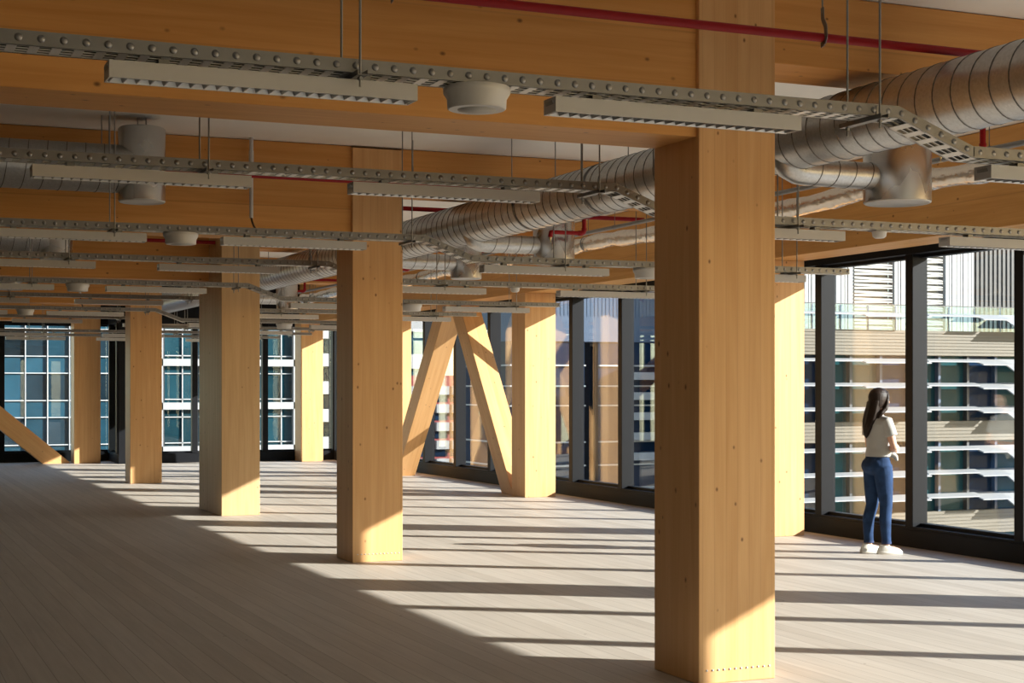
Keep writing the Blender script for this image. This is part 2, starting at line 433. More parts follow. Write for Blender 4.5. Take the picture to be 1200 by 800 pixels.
brace((9.43, 27.12, 0), (9.43, 24.55, SOF), .35, .36, 'slanting timber brace leaning the other way, left leg of the inverted V', GB, (1, 0, 0))
brace((4.10, 34.25, 0), (.55, 34.25, SOF), .35, .38, 'slanting timber brace low at the far left in front of the blue glazed building', GB, (0, 1, 0))

# ------------------------------------------------------------------ beams
BY = [7.47, 13.90, 20.22, 26.58, 33.93]
BL = ['deep glulam beam overhead, carried by the nearest column', 'deep glulam beam carried by the second column',
      'glulam beam carried by the deep third column', 'glulam beam carried by the fourth column', 'last glulam beam above the far glazed wall']
GBM = 'cross beams under the ceiling'
for i, by in enumerate(BY):
    cx = CX[i]
    x0, x1 = cx[0], cx[0] + cx[2]
    mb = MB()
    yc = by + .235
    mb.box(XL, x0 + .002, -.235, .235, SOF, H - .005)
    o = mb.build('timber_beam', M['beamx'], bevel=.005); o.location = (0, yc, 0)
    tag(o, BL[i] + ', left of it', 'beam', GBM)
    mb = MB().box(x1 - .002, 9.2, -.235, .235, NOTCH, H - .005)
    o = mb.build('timber_beam', M['beamx'], bevel=.005); o.location = (0, yc, 0)
    tag(o, BL[i].replace('deep glulam', 'shallow glulam').replace('last glulam', 'last shallow glulam').replace('glulam beam carried', 'shallow glulam beam carried') if 'shallow' not in BL[i] else BL[i], 'beam', GBM)
    o['label'] = ['shallow glulam beam above the big duct, right of the nearest column', 'shallow glulam beam above the big duct, right of the second column',
                  'shallow glulam beam above the duct, right of the deep third column', 'shallow glulam beam right of the fourth column', 'shallow glulam beam at the far end, right of the last column'][i]
eb = MB().box(-.25, .25, YB, 33.35, SOF, H - .005)
o = eb.build('edge_beam', M['beamy'], bevel=.005); o.location = (9.45, 0, 0)
tag(o, 'long glulam edge beam running above the window wall columns', 'beam')
eb = MB().box(XL, XE - .05, -.2, .2, SOF, H - .005)

# ------------------------------------------------------------------ spiral ducts
def spiral(mb, p0, p1, r, pitch, n=28, th=.004):
    """helical ridge about the line p0-p1"""
    p0 = Vector(p0); p1 = Vector(p1); d = p1 - p0; Lg = d.length; d.normalize()
    u = d.cross(Vector((0, 0, 1))).normalized(); w = u.cross(d)
    steps = int(Lg / pitch * n)
    vs = []; fs = []
    for i in range(steps + 1):
        a = 2 * PI * i / n; c = p0 + d * (Lg * i / steps)
        e = u * cos(a) + w * sin(a)
        vs += [c + e * (r - .003) - d * .005, c + e * (r + th) - d * .0025, c + e * (r + th) + d * .0025, c + e * (r - .003) + d * .005]
    for i in range(steps):
        b = i * 4
        for k in range(3): fs.append((b + k, b + k + 1, b + 5 + k, b + 4 + k))
    mb.add(vs, fs, True)
DX, DZ, DR = 5.58, 3.234, .2
duct = MB().tube([(0, y_, 0) for y_ in [YB + .2] + [i * 2.0 for i in range(-1, 17)] + [32.6]], DR, 40)
dm = duct.build('ventilation_duct', M['galv'], loc=(DX, 0, DZ))
tag(dm, 'large galvanised spiral duct running the length of the ceiling right of the columns', 'duct')
sp = MB(); spiral(sp, (0, YB + .2, 0), (0, 32.6, 0), DR, .15); sp.build('spiral_seam', M['seam'], dm)
for y_ in (3.6, 9.9, 11.1, 12.5, 16.3, 19.0, 22.7):
    ring = MB()
    pts = [(cos(a) * (DR + .006), y_, sin(a) * (DR + .006)) for a in [2 * PI * k / 32 for k in range(33)]]
    vs = []; fs = []
    for (px, py, pz) in pts:
        vs += [(px, py - .016, pz), (px, py + .016, pz)]
    for k in range(32): fs.append((2 * k, 2 * k + 1, 2 * k + 3, 2 * k + 2))
    ring.add(vs, fs, True)
    ring.build('strap', M['tray'], dm)
    for sx in (-1, 1):
        MB().tube([(sx * (DR + .011), y_, 0), (sx * (DR + .011), y_, H - DZ)], .005, 8).build('hanger_rod', M['rod'], dm)

def plenum_right(x, y, rad, zb, zt, label, group):
    t = thing('air_diffuser', label, 'air diffuser', (x, y, 0), 0, group)
    MB().lathe([(rad, zb), (rad, zt), (rad - .02, zt + .015), (.0001, zt + .016)], 36, cap=False).build('plenum', M['steel'], t)
    MB().lathe([(.0001, zb + .012), (rad - .035, zb + .010), (rad - .012, zb - .012), (rad - .002, zb - .006), (rad - .002, zb)], 36).build('diffuser_face', M['white'], t)
    e = DX - x
    bp_ = [(-rad + .03, 0, 3.03), (-rad - .1, 0, 3.03), (e + .10, 0, 3.03), (e + .03, 0, 3.035), (e - .03, 0, 3.06), (e - .06, 0, 3.11), (e - .065, 0, 3.2)]
    b = MB().tube(bp_, .088, 24).build('branch_duct', M['galv'], t)
    s = MB(); spiral(s, (e + .04, 0, 3.03), (-rad, 0, 3.03), .088, .13, 20, .003); s.build('spiral_seam', M['seam'], b)
    return t
GP = 'air diffusers under the right hand duct'
plenum_right(6.40, 8.42, .222, 2.87, 3.42, 'steel drum air diffuser on the big duct, right of the nearest column', GP)
plenum_right(6.40, 13.85, .205, 2.86, 3.3, 'steel drum air diffuser just left of the nearest column, below the duct', GP)
plenum_right(6.38, 16.15, .175, 2.86, 3.4, 'smaller steel drum air diffuser behind the sloping tray beside the second column', GP)
plenum_right(6.42, 24.0, .17, 2.86, 3.4, 'distant steel drum air diffuser beyond the deep third column', GP)

GLD = 'ducts with drum diffusers at the upper left'
for i, y_ in enumerate((13.2, 19.55, 26.0, 32.0)):
    xp = 2.27 + .01 * (y_ - 13.2)
    w_ = ['nearest drum-ended', 'second drum-ended', 'third drum-ended', 'farthest drum-ended'][i]
    t = thing('diffuser_duct', w_ + ' spiral duct coming from the left below the ceiling', 'duct', (xp, y_ - .05, 0), 0, GLD)
    MB().lathe([(.195, 3.20), (.195, 3.80), (.18, 3.815), (.0001, 3.816)], 36, cap=False).build('plenum', M['steel'], t)
    MB().lathe([(.0001, 3.215), (.16, 3.212), (.185, 3.188), (.193, 3.2)], 36).build('diffuser_face', M['white'], t)
    d_ = MB().tube([(-.1 - k * .8, 0, 3.46) for k in range(9)], .2, 36).build('branch_duct', M['galv'], t)
    s = MB(); spiral(s, (-6.5, 0, 3.46), (-.19, 0, 3.46), .2, .15); s.build('spiral_seam', M['seam'], d_)
    for xx in (-.3, -1.35):
        for s_ in (-.03, .03):
            MB().tube([(xx + s_, 0, 3.66), (xx + s_, 0, H)], .0045, 8).build('hanger_rod', M['rod'], t)
    for s_ in (-.035, .035):
        MB().tube([(s_, 0, 3.8), (s_, 0, H)], .0045, 8).build('hanger_rod', M['rod'], t)

# foil wrapped duct by the edge beam
pts = []; rs = []
yy = YB + .3
while yy < 30:
    pts.append((8.32 + .02 * sin(yy * 1.7), yy, 3.375 + .018 * sin(yy * 2.3 + 1))); rs.append(.088 + .008 * sin(yy * 9.1) + random.uniform(-.004, .004)); yy += .1
fo = MB().tube(pts, rs, 20).build('insulated_duct', M['foil'])
tag(fo, 'crinkled foil-wrapped duct running along the beam above the windows', 'duct')
for yy in range(2, 30, 3):
    ring = MB().tube([(pts[int((yy - YB - .3) / .1)][0], yy + d_, pts[int((yy - YB - .3) / .1)][2]) for d_ in (-.02, .02)], .099, 20, cap=False)
    ring.build('strap', M['tray'], fo)
    MB().tube([(8.32, yy, 3.47), (8.32, yy, H)], .004, 6).build('hanger_rod', M['rod'], fo)
gp = MB().tube([(7.66, YB + .2, 3.375), (7.66, 33, 3.375)], .022, 12).build('conduit_pipe', M['pipe'])
tag(gp, 'straight dark grey pipe running above the foil-wrapped duct', 'pipe')
for yy in range(3, 32, 3):
    MB().tube([(7.66, yy, 3.395), (7.66, yy, H)], .004, 6).build('hanger_rod', M['rod'], gp)
    MB().tube([(7.66, yy - .012, 3.375), (7.66, yy + .012, 3.375)], .027, 12, cap=False).build('clip', M['tray'], gp)

# ------------------------------------------------------------------ red sprinkler pipes
GR = 'red sprinkler pipes along the beams'
for i, (y_, x0, x1) in enumerate(((6.9, -1.5, 8.15), (13.38, 2.5, 8.15), (15.25, 4.9, 8.15), (19.85, 2.58, 8.15), (26.1, 2.65, 8.15))):
    lb = ['red sprinkler pipe crossing in front of the nearest column near the ceiling', 'red sprinkler pipe along the second beam, left of the second column',
          'short red sprinkler pipe seen under the shallow beam right of the second column', 'red sprinkler pipe along the third beam', 'red sprinkler pipe along the fourth beam'][i]
    r = MB().tube([(x0, y_, 3.5), (x1, y_, 3.5)], .0235, 16).build('sprinkler_pipe', M['red'])
    tag(r, lb, 'pipe', GR)
    for xx in (2.35, 4.76, 7.2):
        if x0 < xx < x1:
            c = MB()
            c.tube([(xx, y_, 3.63), (xx, y_, H)], .005, 8)
            c.build('hanger_rod', M['rod'], r)
            c = MB()
            J = [(xx, y_ - .0, 3.66), (xx, y_ - .003, 3.60), (xx, y_ - .03, 3.555), (xx, y_ - .034, 3.50), (xx, y_ - .018, 3.468), (xx, y_ + .01, 3.462)]
            for a, b in zip(J[:-1], J[1:]):
                c.box(-.014, .014, -.002, .002, 0, (Vector(b) - Vector(a)).length + .003,
                      Matrix.Translation(Vector(a)) @ Vector((Vector(b) - Vector(a))).to_track_quat('Z', 'X').to_matrix().to_4x4() @ Matrix.Rotation(0, 4, 'Z'))
            c.build('hook', M['tray'], r)
GS = 'red sprinkler drops behind the big duct'
for i, (x_, y_) in enumerate(((7.22, 8.55), (6.59, 13.56), (7.2, 20.4), (7.1, 25.4))):
    zz = 1.65 + x_ * .2254
    t = thing('sprinkler_drop', ['red sprinkler drop pipe with elbow right of the sloping tray, nearest', 'red sprinkler drop pipe with elbow left of the nearest column',
               'red sprinkler drop pipe with elbow just right of the second column', 'red sprinkler drop pipe with elbow left of the second column'][i], 'sprinkler', (x_, y_, 0), 0, GS)
    MB().tube([(0, -.18, 3.5), (0, -.03, 3.5), (0, 0, 3.47), (0, 0, zz + .04)] if i == 1 else [(0, 0, H), (0, 0, zz + .04)], .021, 14).build('riser', M['red'], t)
    MB().tube([(0, 0, zz + .05), (0, 0, zz + .03), (-.008, 0, zz + .01), (-.03, 0, zz), (-.06, 0, zz)], .026, 14).build('elbow', M['red'], t)
    MB().tube([(-.05, 0, zz), (-.34, 0, zz)], .0195, 14).build('arm', M['red'], t)
    MB().tube([(-.33, 0, zz), (-.355, 0, zz - .003), (-.36, 0, zz - .03), (-.36, 0, zz - .05)], .022, 14).build('elbow', M['red'], t)
    MB().lathe([(.011, 0), (.009, -.02), (.004, -.03), (.004, -.045), (.016, -.047), (.016, -.049)], 14, Matrix.Translation((-.36, 0, zz - .05))).build('sprinkler_head', M['brass'], t)

# white drop conduits with a black cable
GDC = 'white cable conduits on the beams'
for i, (x_, y_, yt) in enumerate(((3.36, 13.8, 12.05), (3.56, 26.5, 24.95))):
    t = thing('cable_conduit', ['white vertical conduit with black cable tail left of the second column', 'distant white vertical conduit with black cable tail at the far left'][i], 'conduit', (x_, y_, 0), 0, GDC)
    MB().tube([(0, 0, H), (0, 0, 3.17)], .018, 14).build('pipe', M['white'], t)
    MB().tube([(0, 0, 3.64), (0, 0, 3.78)], .022, 14).build('coupling', M['white'], t)
    pp = []
    for k in range(13):
        a = k / 12
        pp.append((-.10 * a ** 2, (yt - y_) * a ** 1.6, 3.18 - .34 * sin(a * PI / 2)))
    MB().tube(pp, .009, 10).build('cable', M['black'], t)

# ------------------------------------------------------------------ cable trays and their lights
PIT = .0767
RH = .052; TW = .155
def sweep_rail(mb, path, y, face):
    """C-section rail along an x-z path; y = outer face, face = -1 (faces the camera) or +1"""
    prof = [(0, 0), (0, RH), (-face * .014, RH), (-face * .014, RH - .003), (-face * .003, RH - .003), (-face * .003, .003), (-face * .014, .003), (-face * .014, 0)]
    n_ = len(prof); vs = []; fs = []
    for (px, pz) in path:
        for (a, b) in prof: vs.append((px, y + a, pz - RH + b))
    for i in range(len(path) - 1):
        for k in range(n_):
            k2 = (k + 1) % n_
            fs.append((i * n_ + k, i * n_ + k2, (i + 1) * n_ + k2, (i + 1) * n_ + k))
    mb.add(vs, fs)
def along(path, step, start=0.):
    out = []; s = start
    for (a, b) in zip(path[:-1], path[1:]):
        a = Vector((a[0], 0, a[1])); b = Vector((b[0], 0, b[1])); Lg = (b - a).length; d = (b - a) / Lg
        while s < Lg:
            out.append((a + d * s, d)); s += step
        s -= Lg
    return out
TRAYS = [5.63, 8.45, 11.96, 14.85, 18.39, 21.34, 24.89, 27.9, 30.3, 32.8]
ZT, DROP = 2.892, .152
XEND = 8.52
def build_tray(i, y_):
    sh = .012 * (y_ - 5.63)
    xj = 4.29 + sh
    xl = max(-1.2, .09 * y_ - 1.6)
    if y_ > 27:
        xl = .09 * y_ - .6
    if i >= 8: path = [(xl, ZT - DROP - .01), (XEND + .1, ZT - DROP - .01)]
    else: path = [(xl, ZT), (xj, ZT), (xj + .41, ZT - DROP), (XEND + sh * .4, ZT - DROP)]
    t = thing('cable_tray', ('perforated steel cable tray hung from rods, %s to the camera' % nth(i)) if i else 'perforated steel cable tray nearest the camera, crossing the top of the picture', 'cable tray', (0, y_, 0), 0, 'steel cable trays across the ceiling')
    far = i > 5
    for face, yo in ((-1, 0), (1, TW)):
        mb = MB(); sweep_rail(mb, path, yo, face)
        for p, d in along(path, PIT, .03):
            n_ = 8 if far else 12
            Mx = Matrix.Translation((p.x, yo, p.z - RH * .5)) @ Matrix.Rotation(PI / 2 if face < 0 else -PI / 2, 4, 'X')
            mb.lathe([(.0145, 0), (.0125, .003), (.008, .0055), (.0003, .006)], n_, Mx, True, False)
        mb.build('side_rail', M['tray'], t)
    mb = MB()
    for p, d in along(path, PIT, .01):
        ang = atan2(-d.z, d.x)
        Mx = Matrix.Translation((p.x, 0, p.z - RH)) @ Matrix.Rotation(ang, 4, 'Y')
        mb.box(-.017, .017, .003, TW - .003, 0, .003, Mx)
        for c in ((.003, .020), (.0545, .0605), (.0945, .1005), (TW - .020, TW - .003)):
            mb.box(.017, PIT - .017, c[0], c[1], 0, .003, Mx)
    mb.build('perforated_base', M['traybase'], t)
    # joint plates where the tray bends
    if i < 8:
        for xx, zz in ((xj - .07, ZT), (xj + .47, ZT - DROP)):
            MB().box(xx - .055, xx + .055, -.003, 0, zz - RH + .006, zz - .006).build('joint_plate', M['tray'], t)
    # a few power and data cables lying in the tray
    if i < 6:
        for j, yo in enumerate((.05, .075, .11)):
            pp = [(px, yo + .008 * sin(px * 2.1 + j * 2), pz - RH + .012) for (px, pz) in [(xl + .02, path[0][1])] + [(xl + .3 + .35 * q, ZT) for q in range(int((xj - xl - .3) / .35))] + list(path[1:3]) + [(xj + .41 + .35 * q, ZT - DROP) for q in range(1, int((XEND - xj - .5) / .35))]]
            MB().tube(pp, .007, 6).build('cable', M['black'], t)
    return path
def tray_z(i, x, y_):
    sh = .012 * (y_ - 5.63); xj = 4.29 + sh
    if i >= 8: return ZT - DROP - .01
    if x < xj: return ZT
    return ZT - DROP if x > xj + .41 else ZT - DROP * (x - xj) / .41
th_ = radians(23.252)
F_ = 1812.6
def pix(x, y, z):
    D = x * sin(th_) + y * cos(th_); r = x * cos(th_) - y * sin(th_)
    return 600 + F_ * r / D, 452.2 - F_ * (z - 1.65) / D

# hanger: two rods and a strut under the tray
def hanger(x, y_, zt, top, label):
    t = thing('tray_hanger', label, 'hanger', (x, y_, 0), 0, 'rod hangers carrying the cable trays')
    zb = zt - RH
    for yo in (-.035, TW + .05):
        tp = 2.943 if (abs(top - (DZ - DR + .004)) < 1e-6 and abs(y_ - 8.45) < .01 and yo < 0) else top
        MB().tube([(0, yo, zb - .06), (0, yo, tp)], .0052, 8).build('rod', M['rod'], t)
        MB().lathe([(.011, -.034), (.011, -.024)], 6, Matrix.Translation((0, yo, zb)), False).build('nut', M['rod'], t)
    s = MB()
    s.box(-.02, .02, -.07, TW + .085, zb - .0205, zb - .018); s.box(-.02, -.0175, -.07, TW + .085, zb - .018, zb - .0005); s.box(.0175, .02, -.07, TW + .085, zb - .018, zb - .0005)
    s.build('strut', M['tray'], t)
# louvred light
LL, LW, LH = 1.17, .118, .062
def make_light():
    t = thing('linear_light', 'x', 'light', (0, 0, 0), 0, 'louvred linear lights under the cable trays')
    h = MB()
    h.box(0, LL, 0, .006, 0, LH); h.box(0, LL, LW - .006, LW, 0, LH); h.box(0, .006, .006, LW - .006, 0, LH); h.box(LL - .006, LL, .006, LW - .006, 0, LH)
    h.box(.006, LL - .006, .006, LW - .006, LH - .006, LH)
    h.box(.006, LL - .006, .006, .012, 0, .006); h.box(.006, LL - .006, LW - .012, LW - .006, 0, .006)
    h.build('housing', M['light'], t)
    l = MB(); nb = 23; pt = (LL - .03) / nb
    for k in range(nb + 1):
        x = .015 + k * pt
        l.add([(x - .002, .013, .001), (x + .002, .013, .001), (x + .021, .026, .048), (x - .021, .026, .048), (x - .002, LW - .013, .001), (x + .002, LW - .013, .001), (x + .021, LW - .026, .048), (x - .021, LW - .026, .048)],
              [(0, 1, 2, 3), (7, 6, 5, 4), (0, 3, 7, 4), (1, 5, 6, 2), (0, 4, 5, 1)])
    l.build('louvre', M['blade'], t)
    l = MB()
    for a_, b_ in ((.012, .027), (LW - .012, LW - .027)):
        l.add([(.008, a_, .0), (LL - .008, a_, .0), (LL - .008, b_, .05), (.008, b_, .05)], [(0, 1, 2, 3)])
    l.box(.008, LL - .008, .027, LW - .027, .05, .052)
    l.build('reflector', M['louvre'], t)
    for xx in (.2, LL - .2):
        MB().box(xx - .02, xx + .02, .03, LW - .03, LH, LH + .0215).build('bracket', M['tray'], t)
    return t
LX = [(-.9, 'far left of'), (.86, 'left on'), (2.62, 'left of the tray drop on'), (4.82, 'right of the tray drop on'), (6.84, 'right end of')]
proto = None
def put_light(x, y_, zt, label):
    global proto
    if proto is None:
        proto = make_light(); o = proto
    else: o = copy_tree(proto)
    o.location = (x, y_ + .02, zt - RH - .022 - LH); o['label'] = label
# ceiling speaker / detector under the tray
def make_speaker():
    t = thing('round_speaker', 'x', 'speaker', (0, 0, 0), 0, 'round white speakers under the cable trays')
    MB().lathe([(.112, .0), (.117, .004), (.119, .04), (.133, .062), (.135, .084), (.131, .088)], 32).build('body', M['white'], t)
    MB().lathe([(.0001, -.002), (.076, -.002), (.078, .003)], 32).build('grille', M['grille'], t)
    return t
spk = None
def put_speaker(x, y_, zt, label):
    global spk
    if spk is None: spk = make_speaker(); o = spk
    else: o = copy_tree(spk)
    o.location = (x, y_ + .078, zt - RH - .092); o['label'] = label

for i, y_ in enumerate(TRAYS):
    build_tray(i, y_)
    sh = .012 * (y_ - 5.63)
    tn = 'the %s cable tray' % ('nearest' if i == 0 else nth(i))
    if i >= 7:
        starts = [(2.62, 0), (4.5, 1), (6.4, 2)] if i < 9 else [(2.95, 0), (4.75, 1), (6.6, 2)]
    else: starts = [(x + sh, k) for k, (x, _) in enumerate(LX)]
    vis = []
    for x, k in starts:
        zt = tray_z(i, x + .2, y_)
        a, _ = pix(x, y_, zt); b, _ = pix(x + LL, y_, zt)
        if b < -10 or a > 1215 or x + LL > XEND + .6: continue
        vis.append((x, zt))
    names = {1: ['the only one in view'], 2: ['left', 'right'], 3: ['left', 'middle', 'right'], 4: ['leftmost', 'second from left', 'third from left', 'rightmost'], 5: ['leftmost', 'second', 'third', 'fourth', 'rightmost']}[len(vis)]
    for (x, zt), w_ in zip(vis, names):
        put_light(x, y_, zt, 'white louvred linear light under %s, %s of its row' % (tn, w_))
    # hangers
    if i < 8:
        hs = [(-.62 + sh, ZT, H), (1.78 + sh, ZT, H), (4.16 + sh, ZT, H), (5.62, ZT - DROP, DZ - DR + .004), (7.95, ZT - DROP, H)]
    else: hs = [(3.4, ZT - DROP - .01, H), (5.9, ZT - DROP - .01, H), (8.2, ZT - DROP - .01, H)]
    q = []
    for (x, zt, top) in hs:
        a, b = pix(x, y_, zt)
        if -5 < a < 1205: q.append((x, zt, top))
    nm = {1: ['only one in view'], 2: ['left', 'right'], 3: ['left', 'middle', 'right'], 4: ['leftmost', 'second', 'third', 'rightmost'], 5: ['leftmost', 'second', 'third', 'fourth', 'rightmost']}[len(q)]
    for (x, zt, top), w_ in zip(q, nm):
        hanger(x, y_, zt, top, 'pair of thin steel rods holding %s, %s of its hangers' % (tn, w_))
    if i in (0, 2, 4, 6):
        x = 2.30 + sh
        put_speaker(x, y_, ZT, 'round white speaker between the lights under %s, left part' % tn)
    if i in (2, 4, 6):
        put_speaker(6.40 + sh, y_, ZT - DROP, 'round white speaker under the lowered right part of %s' % tn)
# small detectors
GD = 'small white detectors under the trays'
for i, (x_, y_, lb) in enumerate(((6.33, 8.52, 'small white detector under the tray above the standing woman'), (6.45, 14.93, 'small white detector under the fourth nearest tray in front of a window column'))):
    t = thing('detector', lb, 'detector', (x_, y_, ZT - DROP - RH - .04), 0, GD)
    MB().lathe([(.03, -.012), (.045, .0), (.048, .022), (.05, .025), (.05, .04)], 24).build('dome', M['white'], t)
    MB().box(-.06, .06, -.05, .05, .034, .04).build('base_plate', M['tray'], t)
# ------------------------------------------------------------------ the woman (local +x = forward, +y = her left)
def fuse(o, voxel, smooth=6, fac=.5):
    r = o.modifiers.new('fuse', 'REMESH'); r.mode = 'VOXEL'; r.voxel_size = voxel; r.use_smooth_shade = True
    s = o.modifiers.new('soft', 'SMOOTH'); s.factor = fac; s.iterations = smooth
def cloth_mat(name, rgb, wscale, bump, var=.12):
    m, nt, p = newmat(name); L = nt.links.new
    tc = N(nt, 'ShaderNodeTexCoord')
    nz = N(nt, 'ShaderNodeTexNoise'); nz.inputs['Scale'].default_value = 9; nz.inputs['Detail'].default_value = 5; L(tc.outputs['Object'], nz.inputs['Vector'])
    n2 = N(nt, 'ShaderNodeTexNoise'); n2.inputs['Scale'].default_value = wscale; n2.inputs['Detail'].default_value = 3; L(tc.outputs['Object'], n2.inputs['Vector'])
    ad = N(nt, 'ShaderNodeMath', operation='MULTIPLY_ADD'); L(n2.outputs['Fac'], ad.inputs[0]); ad.inputs[1].default_value = .4; L(nz.outputs['Fac'], ad.inputs[2])
    mr = N(nt, 'ShaderNodeMapRange'); mr.inputs['From Min'].default_value = .4; mr.inputs['From Max'].default_value = 1.0; mr.inputs['To Min'].default_value = 1 - var; mr.inputs['To Max'].default_value = 1 + var; L(ad.outputs[0], mr.inputs['Value'])
    sl = N(nt, 'ShaderNodeVectorMath', operation='SCALE'); sl.inputs[0].default_value = rgb; L(mr.outputs[0], sl.inputs['Scale']); L(sl.outputs[0], p.inputs['Base Color'])
    p.inputs['Roughness'].default_value = .85; p.inputs['Specular IOR Level'].default_value = .2
    b = N(nt, 'ShaderNodeBump'); b.inputs['Strength'].default_value = bump; b.inputs['Distance'].default_value = .01; L(nz.outputs['Fac'], b.inputs['Height']); L(b.outputs[0], p.inputs['Normal'])
    return m
M['skin'] = plain('skin', (.62, .36, .25), .5, noise=.06, nscale=14)
M['skin'].node_tree.nodes['Principled BSDF'].inputs['Subsurface Weight'].default_value = .08
M['denim'] = cloth_mat('blue_denim', (.018, .042, .105), 160, .6, .55)
M['denim_dark'] = plain('denim_seam', (.018, .035, .10), .85, noise=.1)
M['shirt'] = cloth_mat('pale_grey_cotton', (.42, .41, .385), 220, .5, .06)
M['shoe'] = plain('white_canvas', (.74, .70, .62), .7, noise=.05)
M['sole'] = plain('shoe_sole', (.80, .77, .70), .6, noise=.04)
def hair_mat():
    m, nt, p = newmat('dark_hair'); L = nt.links.new
    tc = N(nt, 'ShaderNodeTexCoord'); mp = N(nt, 'ShaderNodeVectorMath', operation='MULTIPLY'); mp.inputs[1].default_value = (70, 70, 3.5); L(tc.outputs['Object'], mp.inputs[0])
    nz = N(nt, 'ShaderNodeTexNoise'); nz.inputs['Scale'].default_value = 1; nz.inputs['Detail'].default_value = 3; L(mp.outputs[0], nz.inputs['Vector'])
    mix = N(nt, 'ShaderNodeMix', data_type='RGBA'); L(nz.outputs['Fac'], mix.inputs[0]); mix.inputs[6].default_value = (.006, .004, .003, 1); mix.inputs[7].default_value = (.032, .016, .009, 1)
    L(mix.outputs[2], p.inputs['Base Color']); p.inputs['Roughness'].default_value = .5; p.inputs['Specular IOR Level'].default_value = .22
    b = N(nt, 'ShaderNodeBump'); b.inputs['Strength'].default_value = .7; b.inputs['Distance'].default_value = .006; L(nz.outputs['Fac'], b.inputs['Height']); L(b.outputs[0], p.inputs['Normal'])
    return m
M['hair'] = hair_mat()

wo = thing('person', 'person with long dark hair, grey tee and blue jeans standing at the window, arms folded', 'person', (9.36, 12.61, 0), radians(0))
HY = radians(8)          # the head turns a little to her left
FT = {1: (-.05, .088, radians(-8)), -1: (.03, -.088, radians(-20))}     # left and right foot: x, y, toe-out
# body: one continuous surface
b = MB()
def hd(x, y, z):        # head-space point -> body space
    return (.012 + x * cos(HY) - y * sin(HY), x * sin(HY) + y * cos(HY), 1.515 + z)
# skull, jaw, face
b.rings([(0, 0, 1.40, .03, .03)], 20) if False else None
hr = []
for x, z, rx, ry in ((.030, -.108, .018, .016), (.028, -.100, .046, .038), (.014, -.078, .072, .056), (.006, -.045, .086, .067), (.002, -.01, .093, .073), (-.004, .03, .096, .076), (-.008, .065, .086, .071), (-.010, .092, .060, .052), (-.010, .108, .02, .018)):
    c = hd(x, 0, z); hr.append((c[0], c[1], c[2], rx, ry))
b.rings(hr, 28)
b.tube([hd(.080, 0, .022), hd(.096, 0, -.004), hd(.107, 0, -.024), hd(.090, 0, -.036)], [.009, .010, .013, .009], 10)       # nose
b.tube([hd(.076, -.02, -.056), hd(.088, 0, -.055), hd(.076, .02, -.056)], [.006, .0085, .006], 8)                           # upper lip
b.tube([hd(.075, -.017, -.066), hd(.086, 0, -.067), hd(.075, .017, -.066)], [.006, .009, .006], 8)                          # lower lip
b.tube([hd(.066, -.055, .026), hd(.086, -.03, .034), hd(.091, 0, .026), hd(.086, .03, .034), hd(.066, .055, .026)], .011, 8)  # brow
for s in (-1, 1):
    b.ball(hd(.062, s * .040, -.022), .026, .024, .022, 12, 8)      # cheek
    b.ball(hd(-.004, s * .075, -.008), .017, .008, .030, 12, 8)     # ear
b.rings([(-.02, 0, 1.27, .07, .10), (-.018, 0, 1.33, .058, .075), (-.008, 0, 1.37, .052, .054), (.0, 0, 1.41, .049, .049), (.008, 0, 1.45, .05, .05)], 20)   # neck
# trunk inside the clothes
b.rings([(-.01, 0, .80, .085, .135), (-.02, 0, .88, .100, .155), (-.012, 0, .96, .085, .128), (0, 0, 1.04, .080, .116), (.004, 0, 1.12, .090, .126), (.002, 0, 1.22, .095, .138), (-.01, 0, 1.29, .08, .135), (-.02, 0, 1.335, .05, .09)], 24)
# legs
for s in (-1, 1):
    fx, fy, fa = FT[s]
    b.tube([(-.015, s * .08, .84), (-.005 + fx * .3, s * .085, .66), (fx * .7 + .008, s * .08, .47), (fx - .016, fy, .32), (fx - .006, fy, .16), (fx, fy, .085), (fx + .01, fy, .05)], [.06, .055, .040, .036, .030, .030, .034], 18)
    b.tube([(fx - .035 * cos(fa), fy - .035 * sin(fa), .045), (fx + .06 * cos(fa), fy + .06 * sin(fa), .045), (fx + .13 * cos(fa), fy + .13 * sin(fa), .03)], [.03, .032, .024], 14)
# arms folded in front
SH = {1: (-.012, .158, 1.295), -1: (-.012, -.158, 1.295)}
EL = {1: (.035, .205, 1.045), -1: (.030, -.212, 1.035)}
WR = {1: (.165, -.045, 1.035), -1: (.150, .060, 1.075)}
for s in (-1, 1):
    S, E_, W_ = Vector(SH[s]), Vector(EL[s]), Vector(WR[s])
    b.tube([S + Vector((0, -s * .03, .015)), S, S.lerp(E_, .35), S.lerp(E_, .8), E_ + Vector((0, 0, .012)), E_.lerp(W_, .08), E_.lerp(W_, .35), E_.lerp(W_, .8), W_], [.04, .046, .042, .036, .036, .037, .036, .027, .024], 16)
